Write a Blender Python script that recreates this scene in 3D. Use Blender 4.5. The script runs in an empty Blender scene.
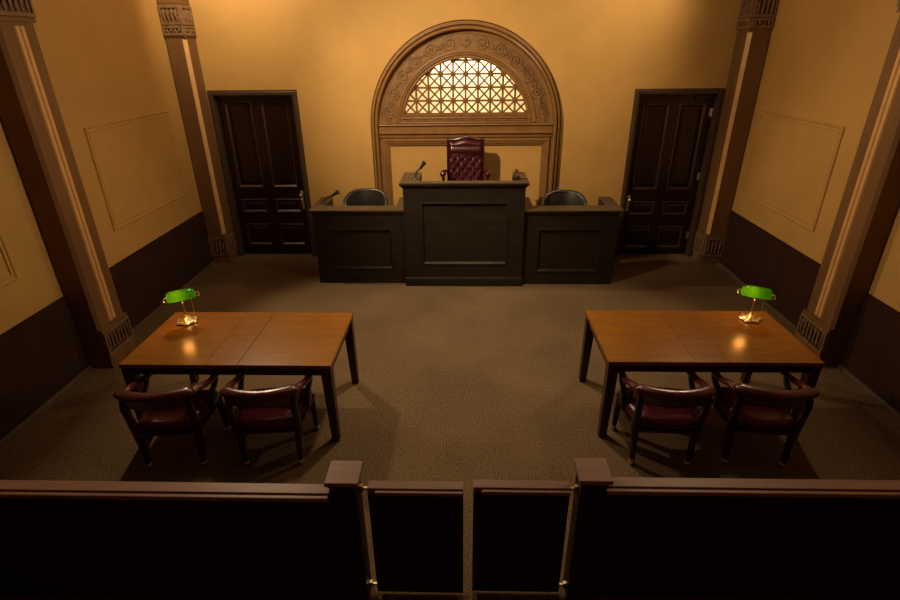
import bpy, bmesh, math, random
from mathutils import Vector, Matrix
random.seed(4)
C = bpy.context.scene.collection
PI = math.pi
D = 7.844            # back wall plane
WL, WR = -3.914, 3.826
CEIL = 4.45
REAR = -1.6

# ------------------------------------------------------------------ materials
def new_mat(name):
    m = bpy.data.materials.new(name); m.use_nodes = True
    nt = m.node_tree
    return m, nt, nt.nodes['Principled BSDF']

def mat(name, col, rough=.5, metal=0., spec=.5, var=.0, vscale=6., bump=0., bscale=60., stretch=(1, 1, 1), coat=0., detail=6., rvar=0.):
    """plain or mottled surface: noise varies the value of the base colour, a second noise bumps it"""
    m, nt, b = new_mat(name)
    b.inputs['Base Color'].default_value = (*col, 1)
    b.inputs['Roughness'].default_value = rough
    b.inputs['Metallic'].default_value = metal
    b.inputs['Specular IOR Level'].default_value = spec
    b.inputs['Coat Weight'].default_value = coat
    b.inputs['Coat Roughness'].default_value = .15
    tc = nt.nodes.new('ShaderNodeTexCoord')
    mp = nt.nodes.new('ShaderNodeMapping'); mp.inputs['Scale'].default_value = stretch
    nt.links.new(tc.outputs['Object'], mp.inputs['Vector'])
    if var > 0:
        n = nt.nodes.new('ShaderNodeTexNoise'); n.inputs['Scale'].default_value = vscale; n.inputs['Detail'].default_value = detail
        nt.links.new(mp.outputs['Vector'], n.inputs['Vector'])
        r = nt.nodes.new('ShaderNodeValToRGB')
        r.color_ramp.elements[0].position = .3; r.color_ramp.elements[1].position = .7
        r.color_ramp.elements[0].color = (*[c * (1 - var) for c in col], 1)
        r.color_ramp.elements[1].color = (*[min(1, c * (1 + var)) for c in col], 1)
        nt.links.new(n.outputs['Fac'], r.inputs['Fac'])
        nt.links.new(r.outputs['Color'], b.inputs['Base Color'])
        if rvar:
            mr = nt.nodes.new('ShaderNodeMapRange')
            mr.inputs['To Min'].default_value = rough - rvar; mr.inputs['To Max'].default_value = rough + rvar
            nt.links.new(n.outputs['Fac'], mr.inputs['Value']); nt.links.new(mr.outputs['Result'], b.inputs['Roughness'])
    if bump > 0:
        n2 = nt.nodes.new('ShaderNodeTexNoise'); n2.inputs['Scale'].default_value = bscale; n2.inputs['Detail'].default_value = 4
        nt.links.new(mp.outputs['Vector'], n2.inputs['Vector'])
        bp = nt.nodes.new('ShaderNodeBump'); bp.inputs['Strength'].default_value = bump; bp.inputs['Distance'].default_value = .01
        nt.links.new(n2.outputs['Fac'], bp.inputs['Height']); nt.links.new(bp.outputs['Normal'], b.inputs['Normal'])
    return m

def carpet_mat():
    m, nt, b = new_mat('carpet')
    b.inputs['Roughness'].default_value = .95; b.inputs['Specular IOR Level'].default_value = .15
    tc = nt.nodes.new('ShaderNodeTexCoord')
    n1 = nt.nodes.new('ShaderNodeTexNoise'); n1.inputs['Scale'].default_value = 75; n1.inputs['Detail'].default_value = 4
    n2 = nt.nodes.new('ShaderNodeTexNoise'); n2.inputs['Scale'].default_value = 1.3; n2.inputs['Detail'].default_value = 5
    mx = nt.nodes.new('ShaderNodeMix'); mx.data_type = 'FLOAT'; mx.inputs['Factor'].default_value = .22
    for n in (n1, n2): nt.links.new(tc.outputs['Object'], n.inputs['Vector'])
    nt.links.new(n1.outputs['Fac'], mx.inputs[2]); nt.links.new(n2.outputs['Fac'], mx.inputs[3])
    r = nt.nodes.new('ShaderNodeValToRGB')
    r.color_ramp.elements[0].position = .36; r.color_ramp.elements[0].color = (.070, .045, .024, 1)
    r.color_ramp.elements[1].position = .64; r.color_ramp.elements[1].color = (.215, .142, .078, 1)
    nt.links.new(mx.outputs[0], r.inputs['Fac']); nt.links.new(r.outputs['Color'], b.inputs['Base Color'])
    bp = nt.nodes.new('ShaderNodeBump'); bp.inputs['Strength'].default_value = .5; bp.inputs['Distance'].default_value = .01
    nt.links.new(n1.outputs['Fac'], bp.inputs['Height']); nt.links.new(bp.outputs['Normal'], b.inputs['Normal'])
    return m

def wood_mat(name, dark, light, rough, stretch=(1.2, 14, 14), coat=.0, scale=2.2):
    m, nt, b = new_mat(name)
    b.inputs['Roughness'].default_value = rough; b.inputs['Coat Weight'].default_value = coat; b.inputs['Coat Roughness'].default_value = .12
    tc = nt.nodes.new('ShaderNodeTexCoord'); mp = nt.nodes.new('ShaderNodeMapping'); mp.inputs['Scale'].default_value = stretch
    nt.links.new(tc.outputs['Object'], mp.inputs['Vector'])
    n = nt.nodes.new('ShaderNodeTexNoise'); n.inputs['Scale'].default_value = scale; n.inputs['Detail'].default_value = 8; n.inputs['Distortion'].default_value = .8
    nt.links.new(mp.outputs['Vector'], n.inputs['Vector'])
    n3 = nt.nodes.new('ShaderNodeTexNoise'); n3.inputs['Scale'].default_value = 2.4; n3.inputs['Detail'].default_value = 3
    nt.links.new(tc.outputs['Object'], n3.inputs['Vector'])
    mx = nt.nodes.new('ShaderNodeMix'); mx.data_type = 'FLOAT'; mx.inputs['Factor'].default_value = .4
    nt.links.new(n.outputs['Fac'], mx.inputs[2]); nt.links.new(n3.outputs['Fac'], mx.inputs[3])
    r = nt.nodes.new('ShaderNodeValToRGB')
    r.color_ramp.elements[0].position = .32; r.color_ramp.elements[0].color = (*dark, 1)
    r.color_ramp.elements[1].position = .68; r.color_ramp.elements[1].color = (*light, 1)
    nt.links.new(mx.outputs[0], r.inputs['Fac']); nt.links.new(r.outputs['Color'], b.inputs['Base Color'])
    bp = nt.nodes.new('ShaderNodeBump'); bp.inputs['Strength'].default_value = .06; bp.inputs['Distance'].default_value = .004
    nt.links.new(n.outputs['Fac'], bp.inputs['Height']); nt.links.new(bp.outputs['Normal'], b.inputs['Normal'])
    return m

def glass_shade_mat():
    m, nt, b = new_mat('green_glass')
    b.inputs['Base Color'].default_value = (.012, .22, .010, 1); b.inputs['Roughness'].default_value = .12
    t = nt.nodes.new('ShaderNodeBsdfTranslucent'); t.inputs['Color'].default_value = (.055, .36, .012, 1)
    mx = nt.nodes.new('ShaderNodeMixShader'); mx.inputs[0].default_value = .55
    nt.links.new(b.outputs[0], mx.inputs[1]); nt.links.new(t.outputs[0], mx.inputs[2])
    nt.links.new(mx.outputs[0], nt.nodes['Material Output'].inputs[0])
    return m

def emit_mat(name, col, s):
    m, nt, b = new_mat(name)
    b.inputs['Base Color'].default_value = (*col, 1)
    b.inputs['Emission Color'].default_value = (*col, 1); b.inputs['Emission Strength'].default_value = s
    return m

M = dict(
    wall=mat('ochre_wall_paint', (.50, .287, .084), .62, spec=.3, var=.06, vscale=2.5, bump=.12, bscale=180),
    dado=mat('dark_brown_dado', (.040, .0185, .0125), .8, spec=.03, var=.15, vscale=3, bump=.1, bscale=120),
    carpet=carpet_mat(),
    ceil=mat('ceiling_paint', (.30, .20, .09), .8, spec=.2, var=.05),
    pil=mat('brown_pilaster_paint', (.175, .086, .033), .5, spec=.3, var=.18, vscale=5, stretch=(1, 1, .25), bump=.15, bscale=40),
    pil_gold=mat('tan_gold_fillet', (.62, .345, .13), .38, spec=.6, var=.1, vscale=8),
    pil_carve=mat('carved_brown_relief', (.20, .11, .055), .5, spec=.4, var=.25, vscale=20),
    arch=mat('bronze_brown_trim', (.235, .115, .037), .42, spec=.5, var=.14, vscale=9, bump=.1, bscale=60),
    frieze=mat('carved_frieze_brown', (.20, .10, .033), .5, spec=.4, var=.22, vscale=14, bump=.25, bscale=50),
    lattice=mat('lattice_brown', (.17, .082, .026), .5, spec=.3, var=.1),
    cream=mat('cream_lining', (.88, .80, .62), .8, spec=.1),
    door=mat('dark_mahogany', (.012, .0027, .0027), .30, spec=.5, var=.3, vscale=5, stretch=(6, 6, .8), bump=.06, bscale=12, coat=.15),
    door_edge=mat('highlit_mahogany_edge', (.032, .012, .012), .30, spec=1., var=.2, vscale=8),  # lighter than the door: gloss highlights along the panel edges painted into the colour
    casing=mat('door_casing_brown', (.060, .032, .019), .45, var=.2, vscale=6, stretch=(4, 4, .6)),
    bench=mat('black_brown_stain', (.0195, .0140, .0092), .45, spec=.35, var=.25, vscale=4, stretch=(1, 1, 3), bump=.05, bscale=30),
    ledge=mat('worn_brown_ledge', (.080, .050, .025), .5, spec=.3, var=.2, vscale=7, stretch=(.5, 3, 3)),
    top=wood_mat('cherry_tabletop', (.165, .056, .0032), (.280, .102, .0055), .22, coat=.0),
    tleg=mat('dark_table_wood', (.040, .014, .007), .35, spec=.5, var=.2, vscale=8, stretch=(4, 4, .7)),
    leather=mat('oxblood_leather', (.070, .0050, .0120), .26, spec=.7, var=.2, vscale=12, bump=.12, bscale=150, coat=.15),
    cwood=mat('dark_red_mahogany', (.030, .006, .005), .3, spec=.5, var=.2, vscale=10),
    brass=mat('polished_brass', (.95, .74, .42), .33, metal=1, var=.08, vscale=20),
    chrome=mat('worn_metal', (.85, .8, .74), .3, metal=1),
    leather_dark=mat('dark_oxblood_leather', (.042, .0036, .0068), .24, spec=.8, var=.2, vscale=12, bump=.08, bscale=150, coat=.3),
    baseb=mat('baseboard_brown', (.085, .055, .038), .5, var=.1),  # lighter brown stands in for light caught along the quarter round
    black=mat('black_leather', (.013, .012, .011), .33, spec=.9, var=.2, vscale=12, bump=.08, bscale=140),
    blackm=mat('black_metal', (.02, .018, .016), .4, spec=.5),
    gun=mat('gunmetal', (.16, .14, .12), .35, metal=.8),
    rail=mat('brown_rail_paint', (.285, .150, .112), .42, spec=.45, var=.12, vscale=8, stretch=(.6, 4, 4)),
    railp=mat('shaded_rail_panel', (.030, .012, .009), .6, spec=.2, var=.2, vscale=4),  # rail wood darkened: shade on the camera-facing fronts painted into the colour
    glass=glass_shade_mat(),
    bulb=emit_mat('lit_bulb', (1, .27, .022), 16),
    platform=mat('platform_carpet', (.06, .04, .026), .9, spec=.1, var=.1, vscale=60),
    redwood=mat('reddish_wood', (.16, .04, .022), .35, var=.2, vscale=12),
)

# ------------------------------------------------------------------ geometry helpers
class MB:
    def __init__(s): s.bm = bmesh.new()
    def box(s, x0, x1, y0, y1, z0, z1, bev=0., seg=2):
        t = bmesh.new(); bmesh.ops.create_cube(t, size=1)
        for v in t.verts:
            v.co = Vector(((x0 + x1) / 2 + v.co.x * (x1 - x0), (y0 + y1) / 2 + v.co.y * (y1 - y0), (z0 + z1) / 2 + v.co.z * (z1 - z0)))
        if bev > 0: bmesh.ops.bevel(t, geom=t.edges[:], offset=bev, segments=seg, profile=.5, affect='EDGES')
        s.join(t); return s
    def join(s, t, mtx=None):
        if mtx is not None: bmesh.ops.transform(t, matrix=mtx, verts=t.verts)
        me = bpy.data.meshes.new('t'); t.to_mesh(me); s.bm.from_mesh(me); bpy.data.meshes.remove(me); t.free()
    def hexa(s, bot, top):
        vb = [s.bm.verts.new(v) for v in bot]; vt = [s.bm.verts.new(v) for v in top]
        s.bm.faces.new(vb[::-1]); s.bm.faces.new(vt)
        n = len(vb)
        for i in range(n): s.bm.faces.new((vb[i], vb[(i + 1) % n], vt[(i + 1) % n], vt[i]))
        return s
    def tube(s, pts, rad, seg=10, squash=None, power=2., caps=True, up=None):
        """sweep an (elliptic) ring along points; rad number/list; squash=(a,b) scales ring axes"""
        pts = [Vector(p) for p in pts]; n = len(pts)
        rad = rad if isinstance(rad, (list, tuple)) else [rad] * n
        rings = []; nrm = None
        for i in range(n):
            t = (pts[min(i + 1, n - 1)] - pts[max(i - 1, 0)]).normalized()
            if up is not None:
                nrm = Vector(up) - t * t.dot(Vector(up)); nrm.normalize()
            elif nrm is None:
                a = Vector((0, 0, 1)) if abs(t.z) < .9 else Vector((1, 0, 0))
                nrm = (a - t * t.dot(a)).normalized()
            else:
                nrm = (nrm - t * t.dot(nrm)).normalized()
            b = t.cross(nrm)
            ring = []
            for k in range(seg):
                a = 2 * PI * k / seg
                ca, sa = math.cos(a), math.sin(a)
                if power != 2.:
                    ca = math.copysign(abs(ca) ** (2 / power), ca); sa = math.copysign(abs(sa) ** (2 / power), sa)
                u, w = (squash if squash else (1, 1))
                ring.append(s.bm.verts.new(pts[i] + (nrm * ca * u + b * sa * w) * rad[i]))
            rings.append(ring)
        for i in range(n - 1):
            for k in range(seg):
                s.bm.faces.new((rings[i][k], rings[i][(k + 1) % seg], rings[i + 1][(k + 1) % seg], rings[i + 1][k]))
        if caps:
            s.bm.faces.new(rings[0][::-1]); s.bm.faces.new(rings[-1])
        return s
    def lathe(s, prof, c=(0, 0, 0), seg=24, wave=None):
        c = Vector(c); rings = []
        for r, z in prof:
            ring = []
            for k in range(seg):
                a = 2 * PI * k / seg
                rr = r * (1 + wave(a, r, z)) if wave else r
                ring.append(s.bm.verts.new(c + Vector((rr * math.cos(a), rr * math.sin(a), z))))
            rings.append(ring)
        for i in range(len(rings) - 1):
            for k in range(seg):
                s.bm.faces.new((rings[i][k], rings[i][(k + 1) % seg], rings[i + 1][(k + 1) % seg], rings[i + 1][k]))
        s.bm.faces.new(rings[0][::-1]); s.bm.faces.new(rings[-1])
        return s
    def ball(s, c, r, sc=(1, 1, 1), sub=2):
        t = bmesh.new(); bmesh.ops.create_icosphere(t, subdivisions=sub, radius=r)
        s.join(t, Matrix.Translation(Vector(c)) @ Matrix.Diagonal((*sc, 1))); return s
    def sweep(s, path, prof, mp, closed=False):
        """moulding: 2-D path (u,v) + profile (a = offset to the left of the path, b = height) with mitred corners"""
        n = len(path); P = [Vector(p) for p in path]; rings = []
        for i in range(n):
            d0 = (P[i] - P[i - 1]) if (closed or i > 0) else (P[1] - P[0])
            d1 = (P[(i + 1) % n] - P[i]) if (closed or i < n - 1) else (P[-1] - P[-2])
            d0.normalize(); d1.normalize()
            n0 = Vector((-d0.y, d0.x)); n1 = Vector((-d1.y, d1.x))
            m = n0 + n1; m.normalize(); m /= max(.3, m.dot(n0))
            rings.append([s.bm.verts.new(mp(P[i].x + m.x * a, P[i].y + m.y * a, b)) for a, b in prof])
        k = len(prof)
        for i in range(n if closed else n - 1):
            r0, r1 = rings[i], rings[(i + 1) % n]
            for j in range(k):
                s.bm.faces.new((r0[j], r0[(j + 1) % k], r1[(j + 1) % k], r1[j]))
        if not closed:
            s.bm.faces.new(rings[0]); s.bm.faces.new(rings[-1][::-1])
        return s
    def plate(s, loops, w0, w1, mp):
        """flat plate between heights w0 and w1 with an outline loops[0] and holes loops[1:]"""
        t = bmesh.new(); edges = []
        for lp in loops:
            vs = [t.verts.new((u, v, 0)) for u, v in lp]
            edges += [t.edges.new((vs[i], vs[(i + 1) % len(vs)])) for i in range(len(vs))]
        bmesh.ops.triangle_fill(t, use_beauty=True, use_dissolve=False, edges=edges, normal=(0, 0, 1))
        r = bmesh.ops.extrude_face_region(t, geom=t.faces[:])
        top = {e for e in r['geom'] if isinstance(e, bmesh.types.BMVert)}
        for v in t.verts: v.co.z = w1 if v in top else w0
        for v in t.verts: v.co = mp(v.co.x, v.co.y, v.co.z)
        s.join(t); return s
    def grid(s, f, nu, nv):
        vs = [[s.bm.verts.new(f(i / nu, j / nv)) for j in range(nv + 1)] for i in range(nu + 1)]
        for i in range(nu):
            for j in range(nv):
                s.bm.faces.new((vs[i][j], vs[i + 1][j], vs[i + 1][j + 1], vs[i][j + 1]))
        return s
    def build(s, name, m, parent=None, org=None, smooth=True, angle=38, mtx=None):
        bm = s.bm
        bmesh.ops.remove_doubles(bm, verts=bm.verts, dist=1e-5)
        bmesh.ops.recalc_face_normals(bm, faces=bm.faces)
        if mtx is not None: bmesh.ops.transform(bm, matrix=mtx, verts=bm.verts)
        if org is None and parent is not None: org = world_loc(parent)
        if org is not None: bmesh.ops.translate(bm, vec=-Vector(org), verts=bm.verts)
        if smooth:
            for f in bm.faces: f.smooth = True
            for e in bm.edges:
                if len(e.link_faces) == 2 and e.calc_face_angle(0) > math.radians(angle): e.smooth = False
        me = bpy.data.meshes.new(name); bm.to_mesh(me); bm.free()
        me.materials.append(m)
        o = bpy.data.objects.new(name, me); C.objects.link(o)
        if parent is not None: o.parent = parent
        elif org is not None: o.location = org
        return o

def world_loc(o):
    v = Vector(o.location)
    while o.parent is not None:
        o = o.parent; v += Vector(o.location)
    return v

def tag(o, label=None, cat=None, group=None, kind=None):
    if label: o['label'] = label
    if cat: o['category'] = cat
    if group: o['group'] = group
    if kind: o['kind'] = kind
    return o
def empty(name, loc, label=None, cat=None, group=None, kind=None):
    o = bpy.data.objects.new(name, None); C.objects.link(o); o.location = loc; o.empty_display_size = .1
    return tag(o, label, cat, group, kind)
def copy_tree(o, parent=None):
    c = o.copy(); C.objects.link(c)
    if parent is not None: c.parent = parent
    for ch in list(o.children): copy_tree(ch, c)
    return c
def rect(x0, x1, y0, y1): return [(x0, y0), (x1, y0), (x1, y1), (x0, y1)]
def arc(cx, cy, r, a0, a1, n): return [(cx + r * math.cos(a0 + (a1 - a0) * i / n), cy + r * math.sin(a0 + (a1 - a0) * i / n)) for i in range(n + 1)]
back = lambda u, v, w: Vector((u, D - w, v))          # back wall, w towards the room
leftw = lambda u, v, w: Vector((WL + w, u, v))        # left wall, u = depth
rightw = lambda u, v, w: Vector((WR - w, u, v))

# ------------------------------------------------------------------ the room
tag(MB().box(WL - .2, WR + .2, REAR - .2, D + .6, -.15, 0).build('floor', M['carpet'], smooth=False), 'brown speckled carpet floor of the courtroom', kind='structure')
tag(MB().box(WL - .2, WR + .2, REAR - .2, D + .6, CEIL, CEIL + .15).build('ceiling', M['ceil'], smooth=False), kind='structure')
tag(MB().box(WL - .2, WR + .2, REAR - .2, REAR, 0, CEIL).build('wall_rear', M['wall'], smooth=False), kind='structure')

ACX, ACZ, AR, LATR, LATZ = -.002, 1.960, 1.335, .884, 2.134
a_lat = math.asin((LATZ - ACZ) / LATR)
lat_loop = arc(ACX, ACZ, LATR, a_lat, PI - a_lat, 40)
DOORS = {1: dict(x0=-3.558, x1=-2.428, h=2.405), 2: dict(x0=2.392, x1=3.468, h=2.375)}
wb = MB().plate([[(WL - .2, 0), (DOORS[1]['x0'], 0), (DOORS[1]['x0'], DOORS[1]['h']), (DOORS[1]['x1'], DOORS[1]['h']), (DOORS[1]['x1'], 0),
                  (DOORS[2]['x0'], 0), (DOORS[2]['x0'], DOORS[2]['h']), (DOORS[2]['x1'], DOORS[2]['h']), (DOORS[2]['x1'], 0), (WR + .2, 0), (WR + .2, CEIL), (WL - .2, CEIL)],
                 lat_loop], -.2, 0, back)
tag(wb.build('wall_back', M['wall'], smooth=False), 'ochre painted rear wall behind the judge bench', kind='structure')

def panel_moulding(mb, y0, y1, z0, z1, mp, flip):
    prof = [(0, 0), (0, .008), (-.008, .019), (-.018, .019), (-.026, .006), (-.044, .006), (-.050, .013), (-.056, .013), (-.060, 0)]
    pth = rect(y0, y1, z0, z1)
    prof = [(-a, b) for a, b in prof]
    mb.sweep(pth, prof, mp, closed=True); return mb
wl = MB().box(WL - .2, WL, REAR - .2, D, 0, CEIL).build('wall_left', M['wall'], smooth=False)
tag(wl, 'ochre painted left side wall', kind='structure')
wr = MB().box(WR, WR + .2, REAR - .2, D, 0, CEIL).build('wall_right', M['wall'], smooth=False)
tag(wr, 'ochre painted right side wall', kind='structure')
for (y0, y1, z0, z1) in ((5.53, 7.21, 1.165, 2.275), (2.35, 4.145, 1.185, 2.285)):
    panel_moulding(MB(), y0, y1, z0, z1, leftw, 0).build('panel_moulding', M['wall'], wl, org=(0, 0, 0))
for (y0, y1, z0, z1) in ((5.65, 7.35, 1.105, 2.215), (2.45, 4.22, 1.12, 2.23)):
    panel_moulding(MB(), y0, y1, z0, z1, rightw, 0).build('panel_moulding', M['wall'], wr, org=(0, 0, 0))
HW = .83
tag(MB().box(WL, WL + .016, REAR, D, 0, HW, .003).build('trim_1', M['dado'], smooth=False), 'dark brown dado along the left wall', kind='structure')
tag(MB().box(WR - .016, WR, REAR, D, 0, HW, .003).build('trim_2', M['dado'], smooth=False), 'dark brown dado along the right wall', kind='structure')
for nm, x, s in (('baseboard_left', WL + .016, 1), ('baseboard_right', WR - .016, -1)):
    pts = [(x, 0), (x + s * .024, 0), (x + s * .024, .012), (x + s * .017, .028), (x + s * .007, .034), (x, .036)]
    mb = MB(); mb.hexa([Vector((a, REAR, b)) for a, b in pts], [Vector((a, D, b)) for a, b in pts])
    tag(mb.build(nm, M['baseb'], smooth=False), kind='structure')

# ------------------------------------------------------------------ doors
def make_door(i, hx, hz0, hz1, cols, rows, hinge_x=None):
    d = DOORS[i]; x0, x1, h = d['x0'], d['x1'], d['h']
    r = empty('door_%d' % i, ((x0 + x1) / 2, D, 0), ['', 'dark mahogany six-panel door near the left side wall', 'dark mahogany six-panel door near the right side wall'][i], kind='structure')
    # casing around the opening: stepped moulding, path runs left jamb up, head, right jamb down (outer side on its left)
    prof = [(-.004, -.12), (-.004, .018), (.010, .026), (.040, .030), (.052, .022), (.062, .022), (.068, 0), (.0, 0), (.0, -.12)]
    MB().sweep([(x0, 0), (x0, h), (x1, h), (x1, 0)], prof, back).build('door_frame', M['casing'], r)
    yf = D + .085            # face of the slab
    mpd = lambda u, v, w: Vector((u, yf - w, v))
    holes = [rect(c0, c1, z0, z1) for c0, c1 in cols for z0, z1 in rows]
    mb = MB(); mb.plate([rect(x0 + .004, x1 - .004, .008, h - .004)] + holes, -.02, 0, mpd)
    mb.box(x0 + .004, x1 - .004, yf + .02, yf + .045, .008, h - .004)
    mb.build('door_slab', M['door'], r, smooth=False)
    for c0, c1 in cols:
        for z0, z1 in rows:
            m3 = MB()
            m3.sweep(rect(c0, c1, z0, z1), [(-.006, -.02), (-.006, .004), (.002, .010), (.010, .010), (.032, -.012), (.034, -.02)], mpd, closed=True)
            m3.build('panel_moulding', M['door_edge'], r, smooth=False)
            m2 = MB()
            g = min(.075, (z1 - z0) * .28)
            a, b = .035, .035 + g * .6
            lo = [(c0 + a, z0 + a), (c1 - a, z0 + a), (c1 - a, z1 - a), (c0 + a, z1 - a)]
            hi = [(c0 + b, z0 + b), (c1 - b, z0 + b), (c1 - b, z1 - b), (c0 + b, z1 - b)]
            m2.hexa([mpd(u, v, -.02) for u, v in lo], [mpd(u, v, -.004) for u, v in hi])
            m2.build('door_panel', M['door'], r, smooth=False)
    hb = MB()
    hb.box(hx - .022, hx + .022, yf - .008, yf, hz0, hz1, .006)
    hb.lathe([(.012, 0), (.028, .004), (.030, .012), (.02, .02)], (0, 0, 0), 12) if False else None
    hb.tube([(hx, yf, hz1 - .06), (hx, yf - .05, hz1 - .06)], .011, 10)
    hb.ball((hx, yf - .062, hz1 - .06), .028, (1, .8, 1))
    hb.tube([(hx, yf - .01, hz1 - .09), (hx, yf - .045, hz1 - .13), (hx, yf - .045, hz0 + .09), (hx, yf - .01, hz0 + .06)], .010, 8)
    hb.ball((hx, yf - .012, hz0 + .03), .018, (1, .6, 1))
    hb.build('handle', M['chrome'], r)
    if hinge_x:
        for hz in (2.12, 1.225, .315):
            MB().tube([(hinge_x, yf - .012, hz - .055), (hinge_x, yf - .012, hz + .055)], .012, 10).box(hinge_x - .03, hinge_x, yf - .004, yf, hz - .05, hz + .05).build('hinge', M['chrome'], r)
        MB().box(hinge_x - .26, hinge_x - .06, yf - .05, yf, h - .075, h - .03, .006).tube([(hinge_x - .2, yf - .055, h - .05), (hinge_x - .05, yf - .09, h - .04)], .008, 8).build('door_closer', M['blackm'], r)
    return r
make_door(1, -2.503, .74, 1.03, [(-3.452, -3.075), (-2.925, -2.55)], [(.165, .505), (.70, .90), (1.085, 2.31)])
make_door(2, 2.462, .69, .945, [(2.505, 2.862), (3.007, 3.362)], [(.112, .455), (.64, .84), (1.03, 2.232)], hinge_x=3.452)

# ------------------------------------------------------------------ arched surround and lunette
sur = empty('arch_surround', (0, D, 0), 'brown arched wood surround with carved band framing the lattice window', 'arch surround')
def arch_path(r, z0, n=48):
    return [(ACX - r, z0)] + arc(ACX, ACZ, r, PI, 0, n) + [(ACX + r, z0)]
# runs left foot -> over the top -> right foot; inside of the arch is on its right (negative a)
prof = [(0, 0), (0, .05), (-.010, .05), (-.014, .075), (-.026, .10), (-.038, .104), (-.046, .085), (-.052, .07), (-.058, .10), (-.070, .130), (-.086, .138), (-.098, .128), (-.103, .10), (-.110, .040), (-.150, .03), (-.150, 0)]
MB().sweep(arch_path(AR, 0), prof, back).build('arch_moulding', M['arch'], sur)
RI = AR - .148
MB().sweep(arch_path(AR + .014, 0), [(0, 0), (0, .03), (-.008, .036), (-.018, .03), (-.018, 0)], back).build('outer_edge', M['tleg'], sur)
aC = math.asin((2.0 - ACZ) / RI)
outer = arc(ACX, ACZ, RI, aC, PI - aC, 48)
mb = MB(); mb.plate([outer, lat_loop[:]], -.02, .022, back)
mb.build('carved_band', M['frieze'], sur, smooth=False)
# inner bead round the lattice
mb = MB()
for r_, w_, t_ in ((.972, .034, .022), (.942, .03, .014), (.905, .028, .012)):
    a0 = math.asin((2.03 - ACZ) / r_)
    mb.tube([back(u, v, w_) for u, v in arc(ACX, ACZ, r_, a0, PI - a0, 44)], t_, 8)
mb.box(ACX - .96, ACX + .96, D - .04, D - .01, 2.075, 2.095, .006)
mb.box(ACX - .96, ACX + .96, D - .036, D - .01, 2.012, 2.03, .006)
mb.build('inner_bead', M['arch'], sur)
# relief scrolls between the bead and the outer moulding, mirrored about the crown
rel = MB()
def polar(r, a, w): return back(ACX + r * math.cos(a), ACZ + r * math.sin(a), w)
rm = (RI + .985) / 2
for sgn in (1, -1):
    for k in range(6):
        ac = PI / 2 + sgn * (.20 + k * .235)
        if abs(ac - PI / 2) > 1.46: continue
        pts = []; rad = []
        for i in range(30):
            t = i / 29; q = t * 3.6 * PI
            rr = .092 * (1 - t * .82); dirn = 1 if k % 2 == 0 else -1
            pts.append(polar(rm + dirn * rr * math.cos(q), ac + sgn * rr * math.sin(q) / rm, .024 + .009 * t)); rad.append(.011 * (1 - .4 * t))
        rel.tube(pts, rad, 6)
        rel.ball(polar(rm, ac, .026), .013, (1, .6, 1), 1)
        # leaves fanning between scrolls
        al = ac + sgn * .118; dirn = 1 if k % 2 == 0 else -1
        for j in range(4):
            th = (-.9 + .6 * j)
            L = .098 - .012 * abs(j - 1.5)
            p0 = (rm - dirn * .05, al); 
            pts = [polar(p0[0] + dirn * L * q * math.cos(th * q), p0[1] + L * q * math.sin(th * (.4 + q)) / rm * 1.1, .018 + .008 * math.sin(q * PI)) for q in (0, .25, .5, .75, 1)]
            rel.tube(pts, [.005, .012, .015, .011, .003], 6)
for j in range(7):                                    # palmette on the crown
    th = (j - 3) * .33
    rel.tube([polar(rm - .07 + .11 * q * math.cos(th * q), PI / 2 + .10 * q * math.sin(th) / rm, .020 + .008 * math.sin(q * PI)) for q in (0, .3, .6, .85, 1)], [.006, .010, .012, .010, .004], 6)
# small carved row under the lattice
for i in range(30):
    x = ACX - .87 + i * .06
    rel.ball((x, D - .026, 2.052), .014, (1.5, .6, .8), 1)
    rel.tube([(x + .03, D - .026, 2.038), (x + .036, D - .03, 2.052), (x + .03, D - .026, 2.068)], .005, 5)
    rel.tube([(x - .01, D - .026, 2.10), (x + .01, D - .032, 2.115), (x + .03, D - .026, 2.125)], .007, 5)
rel.build('relief', M['frieze'], sur)
# cornice: stepped bar across the springing line, then the square frame of the niche below
cp = [(1.813, .02), (1.813, .055), (1.826, .058), (1.826, .075), (1.872, .080), (1.872, .098), (1.886, .112), (1.893, .112), (1.893, .088), (1.975, .092), (1.985, .11), (1.998, .122), (2.006, .118), (2.006, .02)]
mb = MB()
mb.hexa([back(ACX - RI - .035, z, w) for z, w in cp], [back(ACX + RI + .035, z, w) for z, w in cp])
mb.build('cornice', M['arch'], sur)
fx0, fx1, fz = ACX - 1.092, ACX + 1.096, 1.706
prof = [(0, 0), (0, .02), (.010, .03), (.030, .034), (.036, .05), (.062, .054), (.068, .07), (.094, .072), (.105, .06), (.108, 0)]
MB().sweep([(fx0, 0), (fx0, fz), (fx1, fz), (fx1, 0)], prof, back).build('niche_frame', M['arch'], sur)

win = empty('window_1', (0, D, 2.147), 'half-round backlit lattice window above the judge chair', kind='structure')
lat = MB()
def clip(p, q):
    """part of segment p-q inside the half-round opening (slightly enlarged)"""
    R = LATR + .004; ts = [0., 1.]
    d = Vector(q) - Vector(p)
    f = Vector(p) - Vector((ACX, ACZ)); A = d.dot(d); B = 2 * f.dot(d); Cc = f.dot(f) - R * R
    disc = B * B - 4 * A * Cc
    if disc <= 0: return None
    s0, s1 = (-B - math.sqrt(disc)) / (2 * A), (-B + math.sqrt(disc)) / (2 * A)
    t0, t1 = max(0, s0), min(1, s1)
    if t1 - t0 < .02: return None
    return Vector(p) + d * t0, Vector(p) + d * t1
def bar(p, q, wdt, dep, off):
    r_ = clip(p, q)
    if not r_: return
    a, b = r_; t = (b - a).normalized(); n = Vector((-t.y, t.x)) * wdt / 2
    f = [a + n, a - n, b - n, b + n]
    lat.hexa([back(v.x, v.y, off) for v in f], [back(v.x, v.y, off + dep) for v in f])
cs = .1722
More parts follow.
